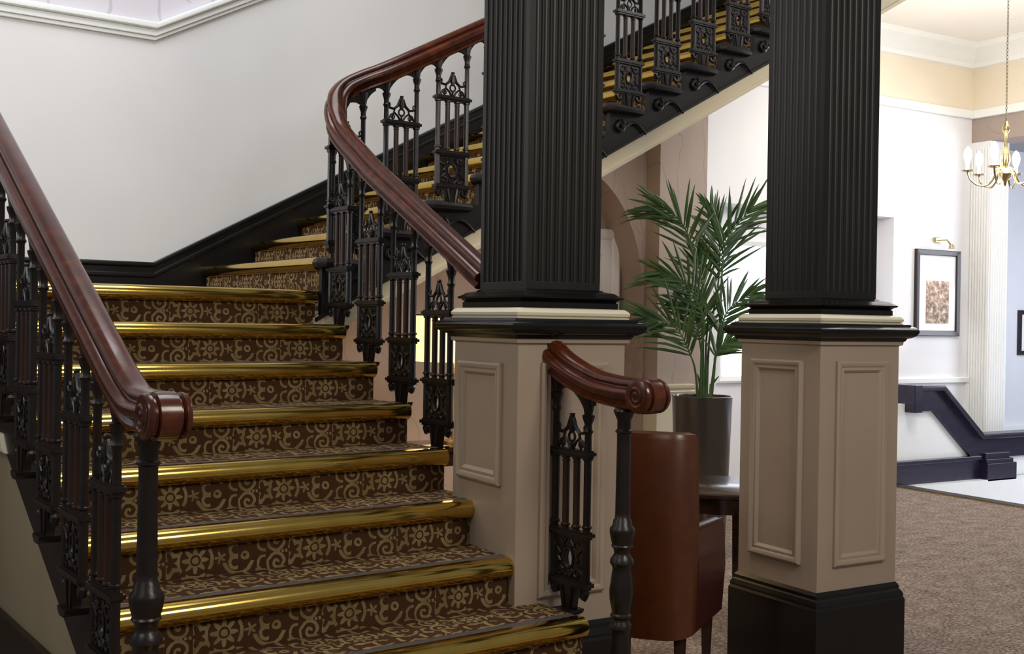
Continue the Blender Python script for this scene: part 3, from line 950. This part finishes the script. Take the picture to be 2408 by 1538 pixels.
# ------------------------------------------------------------------ tub chair
def chair():
    f = Vector((math.sin(math.radians(55)), math.cos(math.radians(55)), 0))
    right = Vector((f.y, -f.x, 0))
    W, D = 0.52, 0.54
    corner = Vector((2.915, 3.512, 0))
    c = corner - right*(W/2)
    t = Thing('tub_chair', 'tan leather tub chair tucked behind the left pedestal', 'chair', tuple(c))
    t.o.rotation_euler = (0, 0, math.atan2(-right.x*0 + right.y, right.x))
    t.base = Vector((0, 0, 0))
    hw = W/2
    def shell(path, zt, zb, th, lean):
        """vertical curved slab along plan path with outward normals; zt list"""
        V, Fc = [], []
        n = len(path)
        ring = []
        for i, (x, y, nx, ny) in enumerate(path):
            top = zt[i]; bot = zb[i]
            sec = [(0, bot), (0.0, bot+0.02), (0.012, (bot+top)/2), (0.004, top-0.03), (-0.006, top-0.008), (-th*0.5, top), (-th+0.006, top-0.008), (-th, top-0.03), (-th, bot)]
            for o, z in sec:
                L = lean*max(0, z-0.45)
                V.append((x+nx*o, y+ny*o-L, z))
        m = 9
        for i in range(n-1):
            for k in range(m):
                k2 = (k+1) % m
                Fc.append((i*m+k, i*m+k2, (i+1)*m+k2, (i+1)*m+k))
        Fc.append(tuple(range(m))); Fc.append(tuple((n-1)*m+k for k in range(m)))
        return V, Fc
    # backrest: rounded corners
    pb = []
    rc = 0.10
    for k in range(7):
        a = math.pi + math.pi/2*k/6
        pb.append((-hw+rc+rc*math.cos(a), rc+rc*math.sin(a), math.cos(a), math.sin(a)))
    for k in range(1, 6):
        pb.append((-hw+rc+(W-2*rc)*k/6, -0.004*math.sin(math.pi*k/6), 0, -1))
    for k in range(7):
        a = -math.pi/2 + math.pi/2*k/6
        pb.append((hw-rc+rc*math.cos(a), rc+rc*math.sin(a), math.cos(a), math.sin(a)))
    nb = len(pb)
    zt = [1.06 + 0.012*math.sin(math.pi*i/(nb-1)) + 0.02*i/(nb-1) for i in range(nb)]
    zb = [0.27 - 0.025*math.sin(math.pi*i/(nb-1)) for i in range(nb)]
    t.part('backrest', shell(pb, zt, zb, 0.075, 0.03), 'leather_tan', smooth=True)
    for s in (-1, 1):
        pa = [(s*hw, rc + (D-rc)*k/6, s, 0) for k in range(7)]
        t.part('armrest', shell(pa, [0.695-0.004*k for k in range(7)], [0.27]*7, 0.07, 0.0), 'leather_dark', smooth=True)
        t.part('piping', tube([(s*(hw-0.004), rc+0.01+(D-rc-0.02)*k/6, 0.690-0.004*k) for k in range(7)], 0.007, 6), 'leather_dark', smooth=True)
    t.part('seat', box(-hw+0.065, hw-0.065, 0.07, D, 0.27, 0.40), 'leather_dark', bevel=0.01)
    t.part('cushion', box(-hw+0.072, hw-0.072, 0.09, D+0.015, 0.401, 0.50), 'leather_tan', bevel=0.03, bseg=3)
    for sx in (-1, 1):
        for yy in (0.07, D-0.05):
            x = sx*(hw-0.055)
            t.part('leg', lathe([(0.019, 0.001), (0.030, 0.27), (0.030, 0.285)], x, yy, 4, math.pi/4), 'dark_wood')
chair()

# ------------------------------------------------------------------ side table
def table():
    c = (3.80, 4.36)
    t = Thing('side_table', 'round dark wood side table between the two pedestals', 'table', (c[0], c[1], 0))
    r = 0.35
    t.part('table_top', lathe([(r-0.012, 0.690), (r, 0.697), (r, 0.712), (r-0.008, 0.718)], *c, 40), 'dark_wood', smooth=True)
    t.part('apron', lathe([(r-0.05, 0.615), (r-0.05, 0.690), (r-0.075, 0.690), (r-0.075, 0.615), (r-0.05, 0.615)], *c, 40, cap=False), 'dark_wood', smooth=True)
    for k in range(4):
        a = math.radians(-112 + 90*k)
        x, y = c[0]+0.275*math.cos(a), c[1]+0.275*math.sin(a)
        t.part('leg', lathe([(0.020, 0.001), (0.030, 0.60), (0.030, 0.690)], x, y, 4, a), 'dark_wood')
table()

# ------------------------------------------------------------------ potted palm
def palm():
    c = Vector((4.905, 5.812, 0))
    t = Thing('potted_palm', 'tall kentia palm in a grey tapered planter beside the pilaster', 'plant', tuple(c))
    t.part('planter', lathe([(0.150, 0.001), (0.162, 0.02), (0.196, 1.035), (0.198, 1.045), (0.190, 1.048), (0.184, 1.040), (0.180, 0.985), (0.02, 0.98)], c.x, c.y, 40), 'pot_grey', smooth=True, label='glossy grey tapered planter')
    t.part('soil', lathe([(0.182, 0.975), (0.181, 0.992), (0.10, 1.005), (0.01, 1.008)], c.x, c.y, 24), 'soil', smooth=True)
    px = 7.5/F_PX
    def P(x, y, dep=0.0):
        d = 7.5 + dep
        v = fw*d + rr*((x-1204)/F_PX*d) - uu*((y-769)/F_PX*d)
        return Vector((v.x, v.y, v.z+EYE))
    rnd = random.Random(11)
    # petiole start, bend, leaf start, leaf middle, tip ; side spread; depth offsets
    fr = [
        ((1655, 915), (1650, 740), (1628, 590), (1600, 520), (1552, 486), -0.10, 0.24),
        ((1668, 915), (1692, 760), (1698, 640), (1712, 560), (1768, 490), 0.05, 0.25),
        ((1662, 915), (1668, 800), (1690, 655), (1690, 560), (1672, 492), 0.15, 0.20),
        ((1648, 915), (1650, 820), (1655, 750), (1615, 670), (1556, 640), -0.12, 0.22),
        ((1672, 915), (1682, 840), (1692, 786), (1716, 725), (1772, 690), -0.05, 0.20),
        ((1642, 918), (1636, 880), (1624, 836), (1588, 770), (1520, 748), -0.14, 0.24),
        ((1672, 918), (1680, 870), (1682, 838), (1702, 812), (1742, 796), -0.08, 0.15),
        ((1660, 915), (1660, 820), (1664, 740), (1650, 660), (1640, 600), 0.08, 0.20),
        ((1655, 915), (1652, 860), (1645, 800), (1634, 745), (1612, 720), 0.02, 0.20),
    ]
    leaf_id = 0
    for (a, b, l0, l1, tip, dep, ln) in fr:
        pts = [P(a[0], a[1], 0.0), P(b[0], b[1], dep*0.4), P(l0[0], l0[1], dep*0.7), P(l1[0], l1[1], dep), P(tip[0], tip[1], dep*1.2)]
        pts[0].z = 0.99
        cv = catmull(pts, 8)
        n = len(cv)
        rads = [0.0095*(1-0.75*i/(n-1)) for i in range(n)]
        fo = t.part('frond', tube([tuple(p) for p in cv], rads, 6), 'palm_stem', smooth=True)
        i0 = 16
        for i in range(i0, n):
            for s in (-1, 1):
                if i == n-1 and s == 1: pass
                p = cv[i]
                tg = (cv[min(i+1, n-1)] - cv[i-1]).normalized()
                lat = tg.cross(Vector(fw)).normalized()
                q = (i-i0)/(n-1-i0)
                L = ln*(1.05+0.6*math.sin(math.pi*min(1, q+0.15)))*rnd.uniform(0.8, 1.2)
                spread = (0.70-0.42*q)*rnd.uniform(0.75, 1.2)
                d = (tg*(1.0-0.4*spread) + lat*s*spread*0.9 + Vector(fw)*rnd.uniform(-0.35, 0.35)).normalized()
                droop = Vector((0, 0, -1))*L*(0.10+0.30*rnd.random()*(1.0 if abs(d.z) < 0.8 else 0.4))
                mid = p + d*L*0.5 + droop*0.15
                end = p + d*L + droop
                wdir = d.cross(Vector(fw)); wdir.normalize()
                wdir = (wdir*0.85 + Vector(fw)*0.45*rnd.choice((-1, 1))).normalized()
                nrm = d.cross(wdir).normalized()
                wd = 0.0115*rnd.uniform(0.8, 1.15)
                V, Fc = [], []
                for tt, ww in ((0.0, 0.35), (0.2, 0.9), (0.5, 1.0), (0.8, 0.6), (1.0, 0.04)):
                    q0 = p*(1-tt)**2 + mid*(2*tt*(1-tt)) + end*tt*tt
                    V += [tuple(q0-wdir*wd*ww), tuple(q0+nrm*wd*0.45*ww), tuple(q0+wdir*wd*ww), tuple(q0-nrm*0.0012)]
                for k in range(4):
                    for j in range(4):
                        j2 = (j+1) % 4
                        Fc.append((k*4+j, k*4+j2, k*4+4+j2, k*4+4+j))
                Fc += [(0, 1, 2, 3), (16, 19, 18, 17)]
                t.part('leaflet', (V, Fc), 'palm_leaf', fo, smooth=True)
    for (x, y) in ((1640, 880), (1690, 885)):
        p0 = P(1655 + (x-1660)*0.5, 925); p0.z = 0.99
        t.part('sheath', tube([tuple(p0), tuple(P((1655+x)/2, 905)), tuple(P(x, y))], [0.014, 0.012, 0.003], 6), 'palm_leaf', smooth=True)
palm()

# ------------------------------------------------------------------ lamp on console under the upper flight
def lamp():
    c = (2.98, 5.646)
    ct = Thing('console_table', 'dark console table under the upper flight', 'table', (c[0], c[1], 0))
    ct.part('table_top', box(c[0]-0.24, c[0]+0.42, c[1]-0.16, c[1]+0.2, 0.80, 0.83), 'dark_wood', bevel=0.004)
    ct.part('apron', box(c[0]-0.2, c[0]+0.38, c[1]-0.12, c[1]+0.16, 0.72, 0.80), 'dark_wood')
    for dx in (-0.19, 0.37):
        for dy in (-0.11, 0.15):
            ct.part('leg', lathe([(0.018, 0.001), (0.026, 0.72)], c[0]+dx, c[1]+dy, 4, math.pi/4), 'dark_wood')
    t = Thing('table_lamp', 'table lamp with a glowing drum shade behind the balusters', 'lamp', (c[0], c[1], 0.83))
    t.part('base', lathe([(0.07, 0.831), (0.07, 0.845), (0.02, 0.86), (0.018, 0.95), (0.026, 1.05), (0.018, 1.15), (0.012, 1.2), (0.012, 1.30)], *c, 20), 'gilt_metal', smooth=True)
    t.part('shade', lathe([(0.248, 1.289), (0.240, 1.543), (0.237, 1.543), (0.245, 1.289), (0.248, 1.289)], *c, 40, cap=False), 'lamp_shade_fabric', smooth=True, label='glowing cream drum shade')
    t.part('trim_ring', lathe([(0.2425, 1.540), (0.2425, 1.548), (0.236, 1.548), (0.236, 1.540), (0.2425, 1.540)], *c, 40, cap=False), 'dark_wood', smooth=True)
    pl_ = point('lamp_bulb', (c[0], c[1], 1.40), 22, (1.0, 0.72, 0.42), 0.04)
lamp()

# ------------------------------------------------------------------ hall beyond the columns
YW = 7.9
def wall_far():
    # rectangle X 6.4..10.27 with recess opening 6.82..9.11 below 2.62
    gl = join(box(6.0, 6.82, YW, YW+0.12, 0, 2.62), box(9.11, 10.273, YW, YW+0.12, 0, 2.62), box(6.0, 10.273, YW, YW+0.12, 2.62, 3.73))
    return gl
struct('wall_far', wall_far(), 'hall_wall_paint', label='bright white far wall of the hall', cat='wall')
struct('wall_far_frieze', box(6.0, 10.273, YW-0.0, YW+0.12, 3.80, 4.6), 'hall_frieze_paint', label='cream frieze above the picture rail', cat='wall')
struct('wall_far_recess', join(box(6.7, 9.25, YW+0.30, YW+0.40, 0, 2.75), box(6.70, 6.82, YW+0.12, YW+0.30, 0, 2.75), box(9.11, 9.23, YW+0.12, YW+0.30, 0, 2.75), box(6.82, 9.11, YW+0.12, YW+0.30, 2.62, 2.74)), 'hall_wall_paint', label='shallow square recess in the far wall', cat='wall')
win = Thing('window_1', 'bright daylit window in the far wall recess', 'window', (7.9, YW+0.29, 0.99), kind='structure')
win.part('pane', box(7.12, 8.75, YW+0.285, YW+0.298, 1.03, 2.27), 'daylit_glass')
win.part('window_frame', framemould((7.06, YW+0.30, 0.97), (1, 0, 0), (0, 0, 1), (0, -1, 0), 1.75, 1.36, [(0, 0), (0, 0.04), (0.02, 0.05), (0.06, 0.03), (0.07, 0.0)]), 'white_trim')
struct('trim_4', box(6.4, 10.273, YW-0.035, YW, 3.72, 3.81), 'white_trim', label='white picture rail on the far wall', cat='moulding', bevel=0.012)
def cove():
    return prism([(YW, 4.24), (YW-0.04, 4.25), (YW-0.05, 4.29), (YW-0.12, 4.36), (YW-0.20, 4.41), (YW-0.22, 4.46), (YW, 4.46)], 'yz', 6.0, 10.30)
struct('trim_5', cove(), 'white_trim', label='white plaster cornice below the far ceiling', cat='moulding')
struct('ceiling', box(7.6, 16, 1.0, 9.4, 4.46, 4.6), 'ceiling_paint', label='cream white plaster ceiling of the hall', cat='ceiling')
XB = 10.273
struct('wall_right', box(XB, XB+0.35, 3.0, YW+0.12, 3.47, 3.73), 'taupe_wallpaper', label='papered bulkhead over the opening on the right', cat='wall')
struct('wall_right_frieze', box(XB, XB+0.35, 3.0, YW+0.12, 3.80, 4.46), 'hall_frieze_paint', label='cream frieze over the right hand opening', cat='wall')
struct('trim_6', box(XB-0.035, XB+0.35, 3.0, YW-0.035, 3.72, 3.81), 'white_trim', label='white picture rail over the right hand opening', cat='moulding', bevel=0.012)
def cove2():
    X = XB
    return prism([(X, 4.24), (X-0.04, 4.25), (X-0.05, 4.29), (X-0.12, 4.36), (X-0.20, 4.41), (X-0.22, 4.46), (X, 4.46)], 'xz', 3.0, YW)
struct('trim_7', cove2(), 'white_trim', label='white plaster cornice over the right hand opening', cat='moulding')
fp = Thing('pilaster', 'white reeded pilaster at the corner of the opening', 'pilaster', (XB+0.02, 7.76, -0.33))
fp.part('shaft', box(XB, XB+0.30, 7.665, YW, -0.33, 3.47), 'hall_wall_paint')
for k in range(7):
    fp.part('reed', lathe([(0.013, 0.0), (0.013, 3.40)], XB-0.002, 7.685+0.033*k, 8), 'white_trim', smooth=True)
for k in range(7):
    fp.part('reed', lathe([(0.013, 0.0), (0.013, 3.40)], XB+0.03+0.04*k, 7.666, 8), 'white_trim', smooth=True)
struct('wall_far_room', box(XB+0.3, 16, 8.5, 8.62, -0.33, 3.6), 'bluewhite_paint', label='cool white wall of the room through the opening', cat='wall')
struct('trim_8', box(XB+0.3, 16, 8.44, 8.5, 0.34, 0.40), 'white_trim', label='white rail low on the wall through the opening', cat='moulding', bevel=0.01)
struct('ceiling_far_room', box(XB+0.35, 16, 3.0, 8.62, 3.6, 3.7), 'pot_grey', label='ceiling of the room through the opening, its shade painted in grey', cat='ceiling')  # dark grey colour stands in for the dimly lit underside
struct('trim_9', box(9.11, XB-0.001, YW-0.03, YW, 0.95, 1.005), 'white_trim', label='white chair rail below the framed print', cat='moulding', bevel=0.008)
struct('trim_10', box(XB-0.05, XB-0.001, YW-0.02, YW, 0.3, 0.95), 'white_trim', label='white stile below the chair rail', cat='moulding')

# low wall with dark capping
lw = Thing('low_wall', 'white low wall with dark sloping capping at the lower stairs', 'wall', (9.6, 7.55, 0))
Y0, Y1 = 7.50, 7.60
lw.part('panel', prism([(8.7, 0), (12.5, 0), (12.5, 0.28), (9.98, 0.28), (9.36, 0.78), (8.7, 0.78)], 'xz', Y0+0.03, Y1), 'white_trim')
def cap(o0, o1, y0, y1, x0=8.93):
    return prism([(x0, 0.955+o1), (9.35+0.4*o1, 0.955+o1), (9.95+0.4*o1, 0.455+o1), (12.5, 0.455+o1), (12.5, 0.455+o0), (9.95+0.4*o0, 0.455+o0), (9.35+0.4*o0, 0.955+o0), (x0, 0.955+o0)], 'xz', y0, y1)
lw.part('fascia', cap(-0.25, -0.03, Y0-0.01, Y1+0.02), 'hall_dark_wood', bevel=0.004)
lw.part('capping', cap(-0.05, 0.0, Y0-0.07, Y1+0.035), 'hall_dark_wood', bevel=0.012, bseg=3)
lw.part('end_block', box(8.88, 8.99, Y0-0.09, Y1+0.06, 0.70, 0.965), 'hall_dark_wood', bevel=0.006)
lw.part('skirting', box(8.7, 9.98, Y0-0.01, Y0+0.03, 0, 0.19), 'hall_dark_wood', bevel=0.004)
lw.part('skirting_cap', box(8.7, 9.98, Y0-0.025, Y0+0.03, 0.19, 0.235), 'hall_dark_wood', bevel=0.008)
lw.part('base_block', join(box(9.96, 10.42, Y0-0.10, Y0+0.03, -0.02, 0.16), box(9.975, 10.40, Y0-0.075, Y0+0.03, 0.16, 0.20), box(9.99, 10.37, Y0-0.05, Y0+0.03, 0.20, 0.26)), 'hall_dark_wood', bevel=0.006)
struct('trim_11', box(8.9, 12.5, 7.40, 7.50, -0.33, 0.0), 'white_trim', label='white ledge at the foot of the low wall', cat='moulding')

# framed prints
def framed(name, label, o, ux, un, wd, ht, fwd, art, ax0, ax1, az0, az1):
    o = Vector(o)
    t = Thing('framed_print', label, 'picture', tuple(o + Vector(ux)*(wd/2)))
    t.base = Vector((0, 0, 0)); t.o.location = o
    t.part('frame', framemould((0, 0, 0), ux, (0, 0, 1), un, wd, ht, [(0, 0), (0, 0.03), (0.006, 0.036), (fwd-0.006, 0.030), (fwd, 0.022), (fwd, 0)]), 'frame_black')
    def slab(a0, a1, z0, z1, d0, d1):
        ux_, un_ = Vector(ux), Vector(un)
        V = [tuple(ux_*a+Vector((0, 0, z))+un_*d) for d in (d0, d1) for (a, z) in ((a0, z0), (a1, z0), (a1, z1), (a0, z1))]
        return V, [(0, 1, 2, 3), (7, 6, 5, 4), (0, 4, 5, 1), (1, 5, 6, 2), (2, 6, 7, 3), (3, 7, 4, 0)]
    mt = t.part('mount', slab(fwd, wd-fwd, fwd, ht-fwd, 0.002, 0.010), 'mat_board')
    t.part('print', slab(ax0, ax1, az0, az1, 0.010, 0.0125), art, mt)
    return t
fpn = framed('framed_print', 'tall framed print under a small picture light on the far wall', (9.42, YW-0.002, 1.435), (1, 0, 0), (0, -1, 0), 0.675, 0.885, 0.055, 'engraving', 0.17, 0.52, 0.13, 0.57)
framed('framed_print', 'small dark framed print at the right edge through the opening', (11.93, 8.498, 1.217), (1, 0, 0), (0, -1, 0), 0.6, 0.525, 0.05, 'engraving_grey', 0.13, 0.47, 0.11, 0.39)
pc = Thing('picture_light', 'small brass picture light above the tall framed print', 'lamp', (9.75, YW-0.002, 2.42))
pc.part('bracket', box(9.70, 9.80, YW-0.03, YW-0.001, 2.40, 2.45), 'gilt_metal', bevel=0.006)
pc.part('arm', tube([(9.76, YW-0.03, 2.42), (9.76, YW-0.12, 2.42), (9.77, YW-0.17, 2.36)], 0.008, 8), 'gilt_metal', smooth=True)
pc.part('shade', lathe([(0.03, 2.33), (0.022, 2.37), (0.01, 2.375)], 9.77, YW-0.17, 16), 'gilt_metal', smooth=True)
sp_ = bpy.data.lights.new('picture_spot', 'SPOT'); sp_.energy = 26; sp_.spot_size = math.radians(80); sp_.spot_blend = 0.7; sp_.color = (1, 0.95, 0.88); sp_.shadow_soft_size = 0.03
so = bpy.data.objects.new('picture_spot', sp_); COL.objects.link(so); so.location = (9.77, YW-0.17, 2.325)
so.rotation_euler = (Vector((9.76, YW, 1.75))-Vector((9.77, YW-0.17, 2.325))).to_track_quat('-Z', 'Y').to_euler()

# chandelier
def chandelier():
    c = (8.363, 6.097)
    t = Thing('chandelier', 'brass chandelier with candle lights hanging in the bright hall', 'chandelier', (c[0], c[1], 2.76))
    t.part('ceiling_rose', lathe([(0.06, 4.40), (0.075, 4.43), (0.075, 4.455)], *c, 20), 'gilt_metal', smooth=True)
    links = []
    z = 4.40
    k = 0
    while z > 3.24:
        pts = []
        for j in range(9):
            a = j*math.pi/4
            dx = 0.007*math.cos(a); dz = 0.019*math.sin(a)
            pts.append((c[0]+(dx if k % 2 else 0), c[1]+(0 if k % 2 else dx), z-0.019+dz))
        links.append(tube(pts, 0.0024, 5))
        z -= 0.030; k += 1
    t.part('chain', join(*links), 'antique_brass', smooth=True)
    t.part('stem', lathe([(0.012, 3.25), (0.03, 3.20), (0.03, 3.17), (0.012, 3.14), (0.014, 3.05), (0.035, 2.98), (0.04, 2.92), (0.02, 2.86), (0.05, 2.83), (0.06, 2.81), (0.05, 2.78), (0.02, 2.75), (0.008, 2.71)], *c, 16), 'gilt_metal', smooth=True)
    for k in range(6):
        a = math.radians(20+60*k)
        dx, dy = math.cos(a), math.sin(a)
        pts = [(0.045, 2.86), (0.08, 2.82), (0.10, 2.76), (0.15, 2.715), (0.22, 2.72), (0.28, 2.77), (0.30, 2.83)]
        arm = t.part('arm', tube([tuple(q) for q in catmull([(c[0]+r_*dx, c[1]+r_*dy, zz) for r_, zz in pts], 4)], 0.008, 6), 'gilt_metal', smooth=True)
        ex_, ey_ = c[0]+0.30*dx, c[1]+0.30*dy
        t.part('drip_pan', lathe([(0.012, 2.825), (0.05, 2.835), (0.052, 2.842), (0.014, 2.842)], ex_, ey_, 14), 'gilt_metal', arm, smooth=True)
        t.part('bulb', lathe([(0.014, 2.842), (0.014, 2.90), (0.026, 2.93), (0.034, 2.97), (0.026, 3.01), (0.006, 3.04)], ex_, ey_, 12), 'candle_bulb', arm, smooth=True)
    point('chandelier_glow', (c[0], c[1], 3.05), 74, (1.0, 0.93, 0.82), 0.2)
chandelier()
